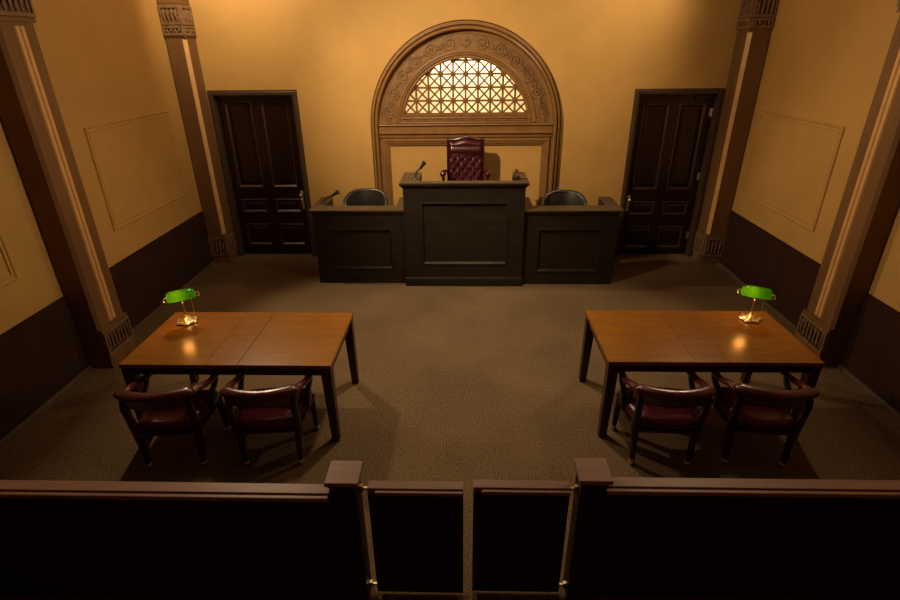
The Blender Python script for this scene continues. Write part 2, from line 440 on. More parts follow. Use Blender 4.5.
for i in range(-5, 6): bar((ACX + i * cs, LATZ), (ACX + i * cs, 2.9), .029, .02, -.045)
for j in range(0, 6): bar((ACX - .9, LATZ + j * cs), (ACX + .9, LATZ + j * cs), .027 if j < 5 else .014, .02, -.0449)
for i in range(-5, 5):
    for j in range(0, 4):
        x, z = ACX + i * cs, LATZ + j * cs
        bar((x, z), (x + cs, z + cs), .024, .018, -.0438); bar((x + cs, z), (x, z + cs), .024, .018, -.0434)
for i in range(-5, 6):
    for j in range(1, 5):
        if math.hypot(i * cs, LATZ + j * cs - ACZ) < LATR - .01:
            lat.lathe([(.02, 0), (.023, .006), (.012, .012)], (0, 0, 0), 8) if False else lat.ball(back(ACX + i * cs, LATZ + j * cs, -.03), .030, (1, .5, 1), 1)
lat.build('lattice', M['lattice'], win, smooth=False)
# shallow cream box behind the lattice, lit from inside
bx = MB()
y0, y1 = D + .2, D + .55
bx.box(-1.0, 1.0, y1, y1 + .02, 2.0, 3.0)
bx.box(-1.0, 1.0, y0, y1, 2.98, 3.0); bx.box(-1.0, 1.0, y0, y1, 2.0, 2.02); bx.box(-1.0, -.98, y0, y1, 2.0, 3.0); bx.box(.98, 1.0, y0, y1, 2.0, 3.0)
bx.build('light_box', M['cream'], win, smooth=False)

# ------------------------------------------------------------------ pilasters
def carved_block(mb, u0, u1, z0, z1, mp, n, w=.0):
    """rows of slots, arches and leaves standing proud of the face (relief)"""
    t = .014
    for a, b, c, d in ((u0, u1, z0, z0 + .03), (u0, u1, z1 - .03, z1), (u0, u0 + .022, z0 + .03, z1 - .03), (u1 - .022, u1, z0 + .03, z1 - .03)):
        f = [(a, c), (b, c), (b, d), (a, d)]
        mb.hexa([mp(x, y, w) for x, y in f], [mp(x, y, w + .02) for x, y in f])
    st = (u1 - u0 - .044) / n
    for i in range(n):
        uc = u0 + .022 + (i + .5) * st
        zb, zt = z0 + .035, z1 - .035
        mb.tube([mp(uc, zb, w + .006), mp(uc - st * .1, (zb + zt) / 2, w + .018), mp(uc + st * .06, zt, w + .008)], [st * .16, st * .24, st * .14], 6)
        if i % 2 == 0:
            mb.tube([mp(uc - st * .4, zt - .05, w + .006), mp(uc, zt - .012, w + .012), mp(uc + st * .4, zt - .05, w + .006)], .008, 5)
        else:
            mb.ball(mp(uc, zb + (zt - zb) * .6, w + .012), .018, (1, 1, 1), 1)
            mb.tube([mp(uc - st * .4, zb + .05, w + .006), mp(uc, zb + .012, w + .012), mp(uc + st * .4, zb + .05, w + .006)], .008, 5)

def near_pilaster(side, y0, y1, label):
    mp = leftw if side < 0 else rightw
    d = .25 if side < 0 else .233
    r = empty('pilaster', mp((y0 + y1) / 2, 0, .1), label, 'pilaster', 'broad pilasters on the side walls')
    # shaft with chamfered leading corners
    c = .028
    sec = [(y0, .016), (y0, d - c), (y0 + c, d), (y1 - c, d), (y1, d - c), (y1, .016)]
    MB().hexa([mp(u, .44, w) for u, w in sec], [mp(u, 3.2, w) for u, w in sec]).build('shaft', M['pil'], r, smooth=False)
    um = (y0 + y1) / 2 + .005
    # pair of ridged gold fillets running the height of the shaft
    for uc in (um - .029, um + .029):
        s = [(uc - .026, d - .002), (uc - .018, d + .012), (uc + .018, d + .012), (uc + .026, d - .002)]
        MB().hexa([mp(u, .47, w) for u, w in s], [mp(u, 3.17, w) for u, w in s]).build('fillet', M['pil_gold'], r, smooth=False)
    b = MB()
    g = .02
    def ring(z0, z1, e):
        q = min(e, .004); s = [(y0 - q, .016), (y0 - q, d + e), (y1 + q, d + e), (y1 + q, .016)]
        b.hexa([mp(u, z0, w) for u, w in s], [mp(u, z1, w) for u, w in s])
    ring(0, .12, .014); ring(.12, .145, .02); ring(.145, .41, .006); ring(.41, .44, .016)
    b.build('plinth', M['pil'], r, smooth=False)
    k = MB(); carved_block(k, y0, y1, .15, .405, lambda u, v, w: mp(u, v, w + d + .006), 7)
    k.build('carved_base', M['pil_carve'], r)
    b = MB()
    ring(3.2, 3.23, .010); ring(3.23, 3.62, .006); ring(3.62, 3.68, .03); ring(3.68, CEIL, .05)
    b.build('capital', M['pil'], r, smooth=False)
    k = MB()
    carved_block(k, y0, y1, 3.24, 3.60, lambda u, v, w: mp(u, v, w + d + .006), 6)
    k.build('carved_capital', M['pil_carve'], r)
    return r
near_pilaster(-1, 4.552, 4.972, 'broad brown pilaster on the left wall beside the left lamp table')
near_pilaster(1, 4.655, 5.095, 'broad brown pilaster on the right wall beside the right lamp table')

def corner_pilaster(side, yf, xi, label):
    """square pilaster in the room corner; gold chamfer on its inner leading corner"""
    xw = WL + .016 if side < 0 else WR - .016
    s = -side                           # direction into the room
    c = .040; DB = D - .003
    r = empty('pilaster', ((xw + xi) / 2, (yf + D) / 2, 0), label, 'pilaster', 'slim pilasters in the back corners')
    sec = [(xw, DB), (xw, yf), (xi - s * c, yf), (xi, yf + c), (xi, DB)]
    MB().hexa([Vector((x, y, .45)) for x, y in sec], [Vector((x, y, 3.13)) for x, y in sec]).build('shaft', M['pil'], r, smooth=False)
    ch = [(xi - s * (c + .004), yf - .001), (xi - s * (c - .004), yf - .007), (xi + s * .004, yf + c - .006), (xi + s * .001, yf + c + .004)]
    MB().hexa([Vector((x, y, .47)) for x, y in ch], [Vector((x, y, 3.11)) for x, y in ch]).build('fillet', M['pil_gold'], r, smooth=False)
    b = MB()
    def ring(z0, z1, e):
        q = [(xw, DB), (xw, yf - e), (xi + s * e, yf - e), (xi + s * e, DB)]
        b.hexa([Vector((x, y, z0)) for x, y in q], [Vector((x, y, z1)) for x, y in q])
    ring(0, .10, .008); ring(.10, .12, .010); ring(.12, .42, .003); ring(.42, .45, .008)
    b.build('plinth', M['pil'], r, smooth=False)
    k = MB()
    fm = lambda u, v, w: Vector((u, yf - .003 - w, v))
    sm = lambda u, v, w: Vector((xi + s * (.003 + w), u, v))
    xa, xb = min(xw, xi), max(xw, xi)
    carved_block(k, xa, xb, .125, .415, fm, 4); carved_block(k, yf, D - .01, .125, .415, sm, 4)
    k.build('carved_base', M['pil_carve'], r)
    b = MB()
    ring(3.13, 3.15, .007); ring(3.15, 3.52, .003); ring(3.52, 3.58, .008); ring(3.58, CEIL, .012)
    b.build('capital', M['pil'], r, smooth=False)
    k = MB()
    for z0, z1 in ((3.155, 3.27), (3.28, 3.5)):
        carved_block(k, xa, xb, z0, z1, fm, 4); carved_block(k, yf, D - .01, z0, z1, sm, 4)
    k.build('carved_capital', M['pil_carve'], r)
corner_pilaster(-1, 7.545, -3.640, 'slim brown corner pilaster beside the left door')
corner_pilaster(1, 7.500, 3.545, 'slim brown corner pilaster beside the right door')

# ------------------------------------------------------------------ judge bench and side desks
def panel_front(mb, x0, x1, z0, z1, px0, px1, pz0, pz1, y):
    """front board with a sunk panel; y = face"""
    mp = lambda u, v, w: Vector((u, y - w, v))
    mb.plate([rect(x0, x1, z0, z1), rect(px0, px1, pz0, pz1)], -.03, 0, mp)
    mb.box(x0, x1, y + .022, y + .035, z0, z1)
def panel_trim(px0, px1, pz0, pz1, y):
    mp = lambda u, v, w: Vector((u, y - w, v))
    return MB().sweep(rect(px0, px1, pz0, pz1), [(-.012, 0), (-.012, .008), (-.002, .013), (.010, .010), (.024, -.010), (.03, -.022), (0, -.022), (0, 0)], mp, closed=True)
def ledge_loop(x0, x1, y0, yb, yin, xl, xr):
    """U-shaped counter: deep front, side arms running back"""
    return [(x0, y0), (x1, y0), (x1, yb), (xr, yb), (xr, yin), (xl, yin), (xl, yb), (x0, yb)]
flat = lambda u, v, w: Vector((u, v, w))

jb = empty('judge_bench', (0, 7.0, 0), 'tall dark panelled judge bench in the middle below the arch', 'bench')
yb_ = 6.690
mb = MB(); panel_front(mb, -.805, .768, .0, 1.385, -.572, .552, .318, 1.165, yb_)
mb.box(-.805, -.775, yb_ + .035, 7.27, 0, 1.385); mb.box(.738, .768, yb_ + .035, 7.27, 0, 1.385)
mb.build('body', M['bench'], jb, smooth=False)
panel_trim(-.572, .552, .318, 1.165, yb_).build('panel_frame', M['bench'], jb)
mb = MB(); mb.hexa([Vector((-.818, y, z)) for y, z in ((yb_, 0), (yb_ - .022, 0), (yb_ - .022, .108), (yb_ - .014, .124), (yb_, .129))], [Vector((.780, y, z)) for y, z in ((yb_, 0), (yb_ - .022, 0), (yb_ - .022, .108), (yb_ - .014, .124), (yb_, .129))])
mb.build('plinth', M['bench'], jb, smooth=False)
mb = MB(); mb.plate([ledge_loop(-.838, .805, 6.642, 7.285, 6.762, -.60, .64)], 1.420, 1.436, flat)
mb.build('ledge', M['ledge'], jb, smooth=False)
mb = MB(); mb.sweep([(-.805, 7.27), (-.805, yb_), (.768, yb_), (.768, 7.27)], [(0, 1.36), (-.014, 1.368), (-.02, 1.385), (-.032, 1.395), (-.042, 1.400), (-.042, 1.420), (0, 1.420)], flat)
mb.build('ledge_moulding', M['bench'], jb, smooth=False)
MB().box(-.62, -.60, 6.75, 7.27, .72, 1.40).build('inner_side', M['bench'], jb, smooth=False)
MB().box(.64, .66, 6.75, 7.27, .72, 1.40).build('inner_side', M['bench'], jb, smooth=False)

def side_desk(side, x0, x1, y, prec, label, lx):
    r = empty('witness_desk', ((x0 + x1) / 2, 7.1, 0), label, 'desk')
    mb = MB(); panel_front(mb, x0, x1, 0, 1.012, *prec, y)
    xs = x0 if side < 0 else x1 - .03
    mb.box(xs, xs + .03, y + .035, 7.42, 0, 1.012)
    mb.build('body', M['bench'], r, smooth=False)
    panel_trim(*prec, y).build('panel_frame', M['bench'], r)
    mb = MB()
    if side < 0: lp = [(x0 - .03, y - .035), (x1, y - .035), (x1, 7.42), (x1 - .13, 7.42), (x1 - .13, 6.985), (lx, 6.985), (lx, 7.45), (x0 - .03, 7.45)]
    else: lp = [(x0, y - .035), (x1 + .034, y - .035), (x1 + .034, 7.40), (lx, 7.44), (lx, 6.965), (x0 + .13, 6.965), (x0 + .13, 7.42), (x0, 7.42)]
    mb.plate([lp], 1.036, 1.053, flat); mb.build('ledge', M['ledge'], r, smooth=False)
    mb = MB(); mb.box(x0, x1, y - .026, y + .02, 1.012, 1.036); mb.box(x0 + .01, x1 - .01, y - .012, y, .985, 1.012, .004); mb.build('ledge_moulding', M['bench'], r, smooth=False)
    mb = MB(); mb.box(lx - .0, lx + .02, 6.96, 7.42, .36, 1.02) if side > 0 else mb.box(lx - .02, lx, 6.98, 7.42, .36, 1.02)
    mb.build('inner_side', M['bench'], r, smooth=False)
    mb = MB(); mb.box(x0, x1, y - .008, y, 0, .035, .003); mb.build('plinth', M['bench'], r, smooth=False)
    return r
side_desk(-1, -2.045, -.808, 6.785, (-1.845, -.995, .212, .782), 'low dark panelled desk left of the judge bench, microphone on its ledge', -1.905)
side_desk(1, .771, 2.018, 6.752, (.972, 1.808, .186, .788), 'low dark panelled desk right of the judge bench, bare ledge', 1.885)
tag(MB().box(-.735, .735, 6.73, D - .13, 0, .72, .004).build('platform', M['platform'], org=(0, 7.3, 0), smooth=False), 'raised platform under the judge chair', 'platform')
tag(MB().box(-2.01, -.838, 6.825, 7.70, 0, .345, .004).build('platform', M['platform'], org=(-1.42, 7.3, 0), smooth=False), 'low platform behind the left side desk', 'platform')
tag(MB().box(.806, 1.96, 6.792, 7.70, 0, .318, .004).build('platform', M['platform'], org=(1.4, 7.3, 0), smooth=False), 'low platform behind the right side desk', 'platform')

# ------------------------------------------------------------------ chairs
def caster(parent, x, y, z, name='caster'):
    mb = MB()
    mb.tube([(x, y, z + .055), (x, y, z + .03)], .010, 8)
    mb.ball((x, y + .004, z + .029), .029, (.85, 1, 1), 2)
    return mb.build(name, M['chrome'], parent, org=(0, 0, 0))

def captain_chair():
    r = empty('captain_chair', (0, 0, 0), '', 'chair', 'oxblood leather chairs at the counsel tables')
    O = (0, 0, 0)
    for sx in (-1, 1):
        # rear legs rake out towards the back, front legs straight
        L1 = MB().tube([(sx * .215, -.215, .05), (sx * .22, -.205, .22), (sx * .232, -.20, .36)], [.019, .025, .030], 10, power=3).build('leg', M['cwood'], r, O)
        caster(L1, sx * .215, -.215, 0)
        L2 = MB().tube([(sx * .262, .205, .05), (sx * .258, .20, .22), (sx * .25, .19, .36)], [.019, .025, .030], 10, power=3).build('leg', M['cwood'], r, O)
        caster(L2, sx * .262, .205, 0)
    mb = MB()
    sq = [(-.245, -.235), (.245, -.235), (.275, .225), (-.275, .225)]
    mb.hexa([Vector((x, y, .312)) for x, y in sq], [Vector((x * 1.02, y * 1.02, .378)) for x, y in sq])
    bmesh.ops.bevel(mb.bm, geom=mb.bm.edges[:], offset=.02, segments=2, affect='EDGES')
    mb.build('seat_frame', M['cwood'], r, O)
    # domed leather seat cushion, wider at the front
    mb = MB()
    def cush(u, v, top=True):
        a = 2 * u - 1; b = 2 * v - 1
        # square to squircle
        x = a * math.sqrt(1 - b * b / 2 * .45); y = b * math.sqrt(1 - a * a / 2 * .45)
        w = .262 + .03 * b
        e = max(abs(a), abs(b))
        h = .072 * (1 - e ** 4) ** .5
        return Vector((x * w * 1.02, y * .245 - .005, .383 + (h + .012 if top else -.0)))
    mb.grid(lambda u, v: cush(u, v), 20, 20); mb.grid(lambda u, v: cush(u, v, False), 20, 20)
    # stitch the rim
    rim_top = [cush(i / 20, 0) for i in range(20)] + [cush(1, i / 20) for i in range(20)] + [cush(1 - i / 20, 1) for i in range(20)] + [cush(0, 1 - i / 20) for i in range(20)]
    n = len(rim_top)
    vt = [mb.bm.verts.new(p) for p in rim_top]; vb = [mb.bm.verts.new(p - Vector((0, 0, .012))) for p in rim_top]
    for i in range(n): mb.bm.faces.new((vt[i], vt[(i + 1) % n], vb[(i + 1) % n], vb[i]))
    mb.build('seat', M['leather'], r, O, angle=60)
    # curved padded back: fat roll on top, thinner band below
    def bp(t):      # t -1..1 along the bow
        a = t * 1.12
        return Vector((.266 * math.sin(a) / math.sin(1.12), -.185 - .095 * (math.cos(a) - math.cos(1.12)) / (1 - math.cos(1.12)), 0))
    prof = [(.000, .748), (.030, .744), (.050, .731), (.056, .712), (.048, .692), (.034, .678), (.028, .655), (.028, .628), (.020, .608), (.000, .602), (-.018, .610), (-.024, .632), (-.024, .676), (-.034, .696), (-.034, .724), (-.020, .742)]
    prof = prof[::-1]
    mb = MB(); N = 26; rings = []
    for i in range(N + 1):
        t = -1 + 2 * i / N; p = bp(t); q = bp(min(1, t + .01)) - bp(max(-1, t - .01)); q.normalize()
        nrm = Vector((q.y, -q.x, 0))          # outwards (rearwards)
        s = min(1, (1.03 - abs(t)) / .16) ** .5
        zc = .68 + .012 * abs(t)
        rings.append([mb.bm.verts.new(p + nrm * a * (.35 + .65 * s) + Vector((0, 0, zc + (z - .68) * (.45 + .55 * s) - .015 * t * t))) for a, z in prof])
    k = len(prof)
    for i in range(N):
        for j in range(k): mb.bm.faces.new((rings[i][j], rings[i][(j + 1) % k], rings[i + 1][(j + 1) % k], rings[i + 1][j]))
    mb.bm.faces.new(rings[0][::-1]); mb.bm.faces.new(rings[-1])
    mb.build('backrest', M['leather'], r, O, angle=70)
    for sx in (-1, 1):
        # arm: from the end of the roll forward and slightly down, scrolled end
        mb = MB(); mb.tube([(sx * .246, -.205, .686), (sx * .262, -.12, .676), (sx * .282, -.02, .644), (sx * .282, .07, .612), (sx * .276, .17, .600), (sx * .272, .225, .588), (sx * .272, .238, .572)], [.026, .031, .029, .027, .027, .025, .017], 12, squash=(.75, 1.1), up=(0, 0, 1))
        mb.build('arm', M['leather'], r, O)
        mb = MB(); mb.tube([(sx * .276, .205, .595), (sx * .275, .15, .54), (sx * .268, .06, .50), (sx * .262, .02, .41), (sx * .258, .02, .35)], [.018, .021, .024, .026, .024], 8, power=3)
        mb.build('arm_support', M['cwood'], r, O)
        mb = MB(); mb.tube([(sx * .232, -.20, .35), (sx * .236, -.225, .50), (sx * .238, -.240, .60), (sx * .238, -.235, .66)], [.030, .026, .026, .020], 10, power=3)
        mb.build('back_post', M['cwood'], r, O)
    return r
cc = captain_chair()
spots = [(-2.290, 3.355, 4, 'oxblood leather captain chair at the left table, next to the side wall'),
         (-1.525, 3.395, 4, 'oxblood leather captain chair at the left table, nearer the aisle'),
         (1.530, 3.440, -2, 'oxblood leather captain chair at the right table, nearer the aisle'),
         (2.268, 3.445, -5, 'oxblood leather captain chair at the right table, next to the side wall')]
for i, (x, y, a, lb) in enumerate(spots):
    o = cc if i == 0 else copy_tree(cc)
    o.location = (x, y, 0); o.rotation_euler = (0, 0, math.radians(a)); o['label'] = lb

# judge's tufted chair
def judge_chair():
    r = empty('judge_chair', (0, 7.22, .72), 'high-backed tufted oxblood leather swivel chair behind the judge bench', 'chair')
    O = (0, 0, 0)
    W, z0, z1 = .254, .42, 1.158
    yb = .20                                  # face of the back (chair looks to -Y)
    def outline(v):                           # half width at height v
        return W * (1 - .10 * max(0, (.18 - v) / .18)) * (1 + .02 * math.sin(v * PI))
    def crown(a):
        return .034 * (math.cos(min(1, abs(a) / .75) * PI) * .5 + .5)
    bx = .0535; bz = .069
    def face(u, v):
        a = 2 * u - 1
        x = a * (outline(v) - .028)
        z = z0 + .03 + v * (z1 - z0 - .075) + crown(a) * v ** 6
        e = min(1, min(1 - abs(a), .0 + min(v, 1 - v) * 2.2) / .16)
        d = .050 * max(0, e) ** .5
        zz = z - z0
        if .05 < zz < .50:
            j = (zz - .06) / bz; i = x / bx
            # diamond tufting: creases along both diagonals, deep at their crossings
            p = (i + j) / 1.; q = (i - j) / 1.
            cp = abs(math.sin(PI * p / 2 + PI / 4 * 0)); cq = abs(math.sin(PI * q / 2))
            fade = min(1, (zz - .05) / .05, (.50 - zz) / .03) * min(1, (1 - abs(a)) / .12)
            d += fade * (.020 * (min(cp, cq) ** .6) - .012)
        elif zz >= .50:
            d += .018 * math.sin(min(1, (zz - .50) / .12) * PI) * min(1, (1 - abs(a)) / .1)
        return Vector((x, yb - d, z))
    mb = MB(); mb.grid(face, 84, 110); tb = mb.build('tufted_back', M['leather_dark'], r, O, angle=80)
    # shell behind with scrolled crown
    mb = MB(); pts = []
    n = 24
    top = [(W * (2 * i / n - 1), z1 - .02 + crown(2 * i / n - 1)) for i in range(n + 1)]
    lp = [(-W * .9, z0), (W * .9, z0)] + [(W, z0 + .12)] + top[::-1] + [(-W, z0 + .12)]
    mb.plate([lp], -.075, .012, lambda u, v, w: Vector((u, yb - w, v)))
    mb.build('back_shell', M['leather_dark'], r, O, angle=50)
    # piping / nail trim following both edges and the crown
    mb = MB()
    ed = [(-W * .93, z0 + .02), (-W + .006, z0 + .14), (-W + .004, z0 + .4)] + [(x * .975, z - .012) for x, z in top] + [(W - .004, z0 + .4), (W - .006, z0 + .14), (W * .93, z0 + .02)]
    mb.tube([Vector((x, yb - .016, z)) for x, z in ed], .009, 8)
    mb.build('piping', M['leather_dark'], r, O)
    for j in range(0, 7):
        for i in range(-4, 5):
            x, z = i * bx, z0 + .06 + j * bz
            if (i + j) % 2 or abs(x) > W - .045: continue
            MB().ball((x, yb - .050, z), .009, (1, .7, 1), 1).build('button', M['leather_dark'], tb, O)
    # seat, arms, pedestal
    mb = MB(); mb.box(-.27, .27, -.30, .20, .36, .47, .035, 3); mb.build('seat', M['leather_dark'], r, O, angle=60)
    for sx in (-1, 1):
        mb = MB()
        mb.tube([(sx * .272, .20, .70), (sx * .29, .05, .725), (sx * .30, -.06, .735), (sx * .302, -.11, .725)], [.03, .038, .042, .040], 14, squash=(.9, 1.05), up=(0, 0, 1))
        mb.ball((sx * .302, -.115, .722), .040, (1, .6, .9), 2)
        mb.build('arm', M['leather_dark'], r, O)
        mb = MB(); mb.tube([(sx * .300, -.09, .70), (sx * .295, -.11, .58), (sx * .285, -.08, .42)], [.022, .020, .024], 10, power=3); mb.build('arm_support', M['cwood'], r, O)
    mb = MB(); mb.tube([(0, -.04, .36), (0, -.04, .11)], .035, 14)
    mb.build('pedestal', M['blackm'], r, O)
    for k in range(5):
        a = k * 2 * PI / 5 + .3
        ft = MB().tube([(0, -.04, .12), (.15 * math.cos(a), .15 * math.sin(a) - .04, .10), (.25 * math.cos(a), .25 * math.sin(a) - .04, .06)], [.03, .026, .018], 8).build('foot', M['cwood'], r, O)
        caster(ft, .25 * math.cos(a), .25 * math.sin(a) - .04, 0)
    return r
judge_chair()

def tub_chair():
    r = empty('tub_chair', (0, 0, 0), '', 'chair', 'black leather chairs behind the side desks')
    O = (0, 0, 0)
    # barrel back: curved shell open to the front (-Y), top edge dips towards the arms
    N = 36; prof = []
    mb = MB(); rings = []
    for i in range(N + 1):
        a = -1.92 + 3.84 * i / N                   # 0 = rear centre
        f = abs(a) / 1.92
        zt = .835 - .17 * max(0, (f - .45) / .55) ** 1.6 - .05 * (min(f, .55) / .55) ** 3
        R = .262
        c = Vector((R * math.sin(a) * .985, R * math.cos(a) * .95 - .05, 0)); n = Vector((math.sin(a), math.cos(a), 0))
        lean = lambda z: n * (z - .4) * .14
        P = [(.0, .40), (.022, .42), (.024, .60), (.022, zt - .03), (.015, zt - .006), (.0, zt), (-.016, zt - .007), (-.024, zt - .035), (-.026, .60), (-.026, .42)]
        rings.append([mb.bm.verts.new(c + n * q + lean(z) + Vector((0, 0, z))) for q, z in P])
    k = len(rings[0])
    for i in range(N):
        for j in range(k): mb.bm.faces.new((rings[i][j], rings[i][(j + 1) % k], rings[i + 1][(j + 1) % k], rings[i + 1][j]))
    mb.bm.faces.new(rings[0]); mb.bm.faces.new(rings[-1][::-1])
    mb.build('backrest', M['black'], r, O, angle=70)
    mb = MB(); pts = []
    for i in range(N + 1):
        a = -1.92 + 3.84 * i / N; f = abs(a) / 1.92
        zt = .835 - .17 * max(0, (f - .45) / .55) ** 1.6 - .05 * (min(f, .55) / .55) ** 3
        R = .262 - .024 + (zt - .45) * .14
        pts.append((R * math.sin(a) * .985, R * math.cos(a) * .95 - .05, zt - .022))
    mb.tube(pts, .007, 6); mb.build('piping', M['black'], r, O)
    mb = MB()
    mb.lathe([(.02, .36), (.20, .36), (.230, .38), (.235, .42), (.225, .455), (.15, .475), (.02, .48)], (0, -.06, 0), 28); mb.build('seat', M['black'], r, O, angle=60)
    MB().tube([(0, -.05, .37), (0, -.05, .09)], .03, 14).build('pedestal', M['blackm'], r, O)
    for q in range(5):
        a = q * 2 * PI / 5
        ft = MB().tube([(0, -.05, .10), (.14 * math.cos(a), .14 * math.sin(a) - .05, .085), (.24 * math.cos(a), .24 * math.sin(a) - .05, .06)], [.026, .022, .016], 8).build('foot', M['blackm'], r, O)
        caster(ft, .24 * math.cos(a), .24 * math.sin(a) - .05, 0)
    return r
tc = tub_chair(); tc.location = (-1.395, 7.20, .345); tc['label'] = 'black leather tub chair behind the left side desk'
t2 = copy_tree(tc); t2.location = (1.362, 7.18, .318); t2.rotation_euler.z = math.radians(-6); t2['label'] = 'black leather tub chair behind the right side desk'

# ------------------------------------------------------------------ counsel tables
def table(x0, x1, y0, y1, s0, s1, ym, label):
    cx, cy = (x0 + x1) / 2, (y0 + y1) / 2
    r = empty('counsel_table', (cx, cy, 0), label, 'table')
    g = .0012 if x0 < 0 else .0007
    mb = MB()
    for a, b in ((x0, s0 - g), (s1 + g, x1)): mb.box(a, b, y0, y1, .718, .75, .003)
    mb.box(s0 + g, s1 - g, y0, ym - g, .718, .75, .0012); mb.box(s0 + g, s1 - g, ym + g, y1, .718, .75, .0012)
    mb.build('tabletop', M['top'], r, smooth=False)
    e = .022
    mb = MB(); mb.box(x0 + e, x1 - e, y0 + e, y0 + e + .022, .645, .718); mb.box(x0 + e, x1 - e, y1 - e - .022, y1 - e, .645, .718)
    mb.box(x0 + e, x0 + e + .022, y0 + e + .022, y1 - e - .022, .645, .718); mb.box(x1 - e - .022, x1 - e, y0 + e + .022, y1 - e - .022, .645, .718)
    mb.build('apron', M['tleg'], r, smooth=False)
    for sx in (0, 1):
        for sy in (0, 1):
            X = (x0 + .006, x0 + .086) if sx == 0 else (x1 - .086, x1 - .006)
            Y = (y0 + .006, y0 + .086) if sy == 0 else (y1 - .086, y1 - .006)
            t = .020
            xb = (X[0], X[1] - t) if sx == 0 else (X[0] + t, X[1])
            yb = (Y[0], Y[1] - t) if sy == 0 else (Y[0] + t, Y[1])
            q = lambda A, B: [(A[0], B[0]), (A[1], B[0]), (A[1], B[1]), (A[0], B[1])]
            mb = MB(); mb.hexa([Vector((u, v, 0)) for u, v in q(xb, yb)], [Vector((u, v, .60)) for u, v in q(X, Y)])
            mb.hexa([Vector((u, v, .60)) for u, v in q(X, Y)], [Vector((u, v, .7175)) for u, v in q(X, Y)])
            mb.build('leg', M['tleg'], r, smooth=False)
    return r
table(-2.728, -1.045, 3.455, 4.374, -2.045, -1.785, 3.937, 'brown wooden counsel table with leaf seams on the left of the aisle')
table(1.120, 2.772, 3.537, 4.432, 1.795, 2.052, 3.972, 'brown wooden counsel table on the right of the aisle')

# ------------------------------------------------------------------ banker's lamps
def banker_lamp(label):
    r = empty('banker_lamp', (0, 0, 0), label, 'lamp')
    O = (0, 0, 0)
    wv = lambda a, rr, z: (.10 * math.sin(6 * a) if rr > .05 else 0)
    MB().lathe([(.070, 0), (.086, .006), (.088, .014), (.078, .024), (.064, .025), (.054, .036), (.036, .041), (.024, .052), (.015, .058), (.010, .068)], (0, 0, 0), 48, wv).build('base', M['brass'], r, O)
    mb = MB(); mb.tube([(0, 0, .05), (0, 0, .20), (0, .004, .282)], [.0075, .0065, .006], 10); mb.ball((0, 0, .062), .013); mb.ball((0, 0, .19), .010)
    mb.build('stem', M['brass'], r, O)
    # half-barrel shade with rounded ends, opening downwards and tipped a little forward
    L, R = .122, .080; zc = .246; tip = math.radians(-12)
    mb = MB(); nu, nv = 28, 18
    def sh(u, v):
        a = 2 * u - 1
        x = a * L
        k = (1 - abs(a) ** 7) ** .42 if abs(a) < 1 else 0
        th = PI * (-.06 + 1.12 * v)
        rr = R * (.16 + .84 * k)
        y = -math.cos(th) * rr; z = math.sin(th) * rr * .92
        y, z = y * math.cos(tip) - z * math.sin(tip) * 1, y * math.sin(tip) + z * math.cos(tip)
        return Vector((x, y - .012, zc + z))
    mb.grid(sh, nu, nv)
    s = mb.build('lamp_shade', M['glass'], r, O, angle=80)
    for sx in (-1, 1):
        mb = MB()
        mb.tube([(sx * (L - .004), -.012, zc + .02), (sx * (L + .012), -.014, zc + .026), (sx * (L + .024), -.016, zc + .012), (sx * (L + .022), -.018, zc - .008), (sx * (L + .006), -.018, zc - .012)], [.0055] * 5, 8)
        mb.ball((sx * (L + .022), -.014, zc - .008), .008, sub=1)
        mb.build('shade_bracket', M['brass'], r, O)
    mb = MB(); mb.tube([(-.09, -.012, zc + .054), (.09, -.012, zc + .054)], .007, 8); mb.build('socket_bar', M['brass'], r, O)
    mb = MB(); mb.tube([(-.065, -.012, zc + .030), (-.035, -.012, zc + .032), (.0, -.012, zc + .030)], [.014, .022, .014], 12); mb.ball((-.065, -.012, zc + .030), .018)
    mb.build('bulb', M['bulb'], r, O)
    mb = MB(); mb.tube([(.076, .035, zc - .01), (.076, .035, .075)], .0036, 6); mb.ball((.076, .035, .07), .0075, (1, 1, 1.5))
    mb.build('pull_chain', M['brass'], r, O)
    return r
lp = banker_lamp('brass banker lamp with green glass shade on the left counsel table')
lp.location = (-2.522, 4.175, .75); lp.rotation_euler.z = math.radians(34)
lp2 = copy_tree(lp); lp2.location = (2.546, 4.262, .75); lp2.rotation_euler.z = math.radians(-27)
lp2['label'] = 'brass banker lamp with green glass shade on the right counsel table'

# ------------------------------------------------------------------ microphones and gavel
def microphone(name, base, tip, label):
    b = Vector(base); t = Vector(tip)
    r = empty(name, base, label, 'microphone')
    mb = MB(); mb.lathe([(.045, 0), (.048, .008), (.040, .020), (.018, .026), (.012, .034)], b, 20); mb.build('base', M['blackm'], r)
    d = t - b; m1 = b + Vector((d.x * .15, d.y * .15, d.z * .42)); m2 = b + d * .62 + Vector((0, 0, .012))
    MB().tube([b + Vector((0, 0, .03)), m1, m2], [.016, .014, .014], 10).build('gooseneck', M['gun'], r)
    e = (t - m2).normalized()
    MB().tube([m2 - e * .02, m2 + e * .02, t - e * .045, t - e * .04, t - e * .01, t], [.016, .021, .020, .029, .030, .016], 14).build('microphone_head', M['blackm'], r)
microphone('microphone', (-.655, 6.86, 1.436), (-.520, 6.84, 1.665), 'black gooseneck microphone on the left end of the judge bench')
microphone('microphone', (-1.955, 7.12, 1.053), (-1.720, 7.06, 1.232), 'black gooseneck microphone on the left side desk')
gv = empty('gavel', (.66, 6.80, 1.436), 'small dark gavel on the right end of the judge bench', 'gavel')
ax = Vector((.35, -.94, 0)).normalized()
c0 = Vector((.652, 6.80, 1.470))
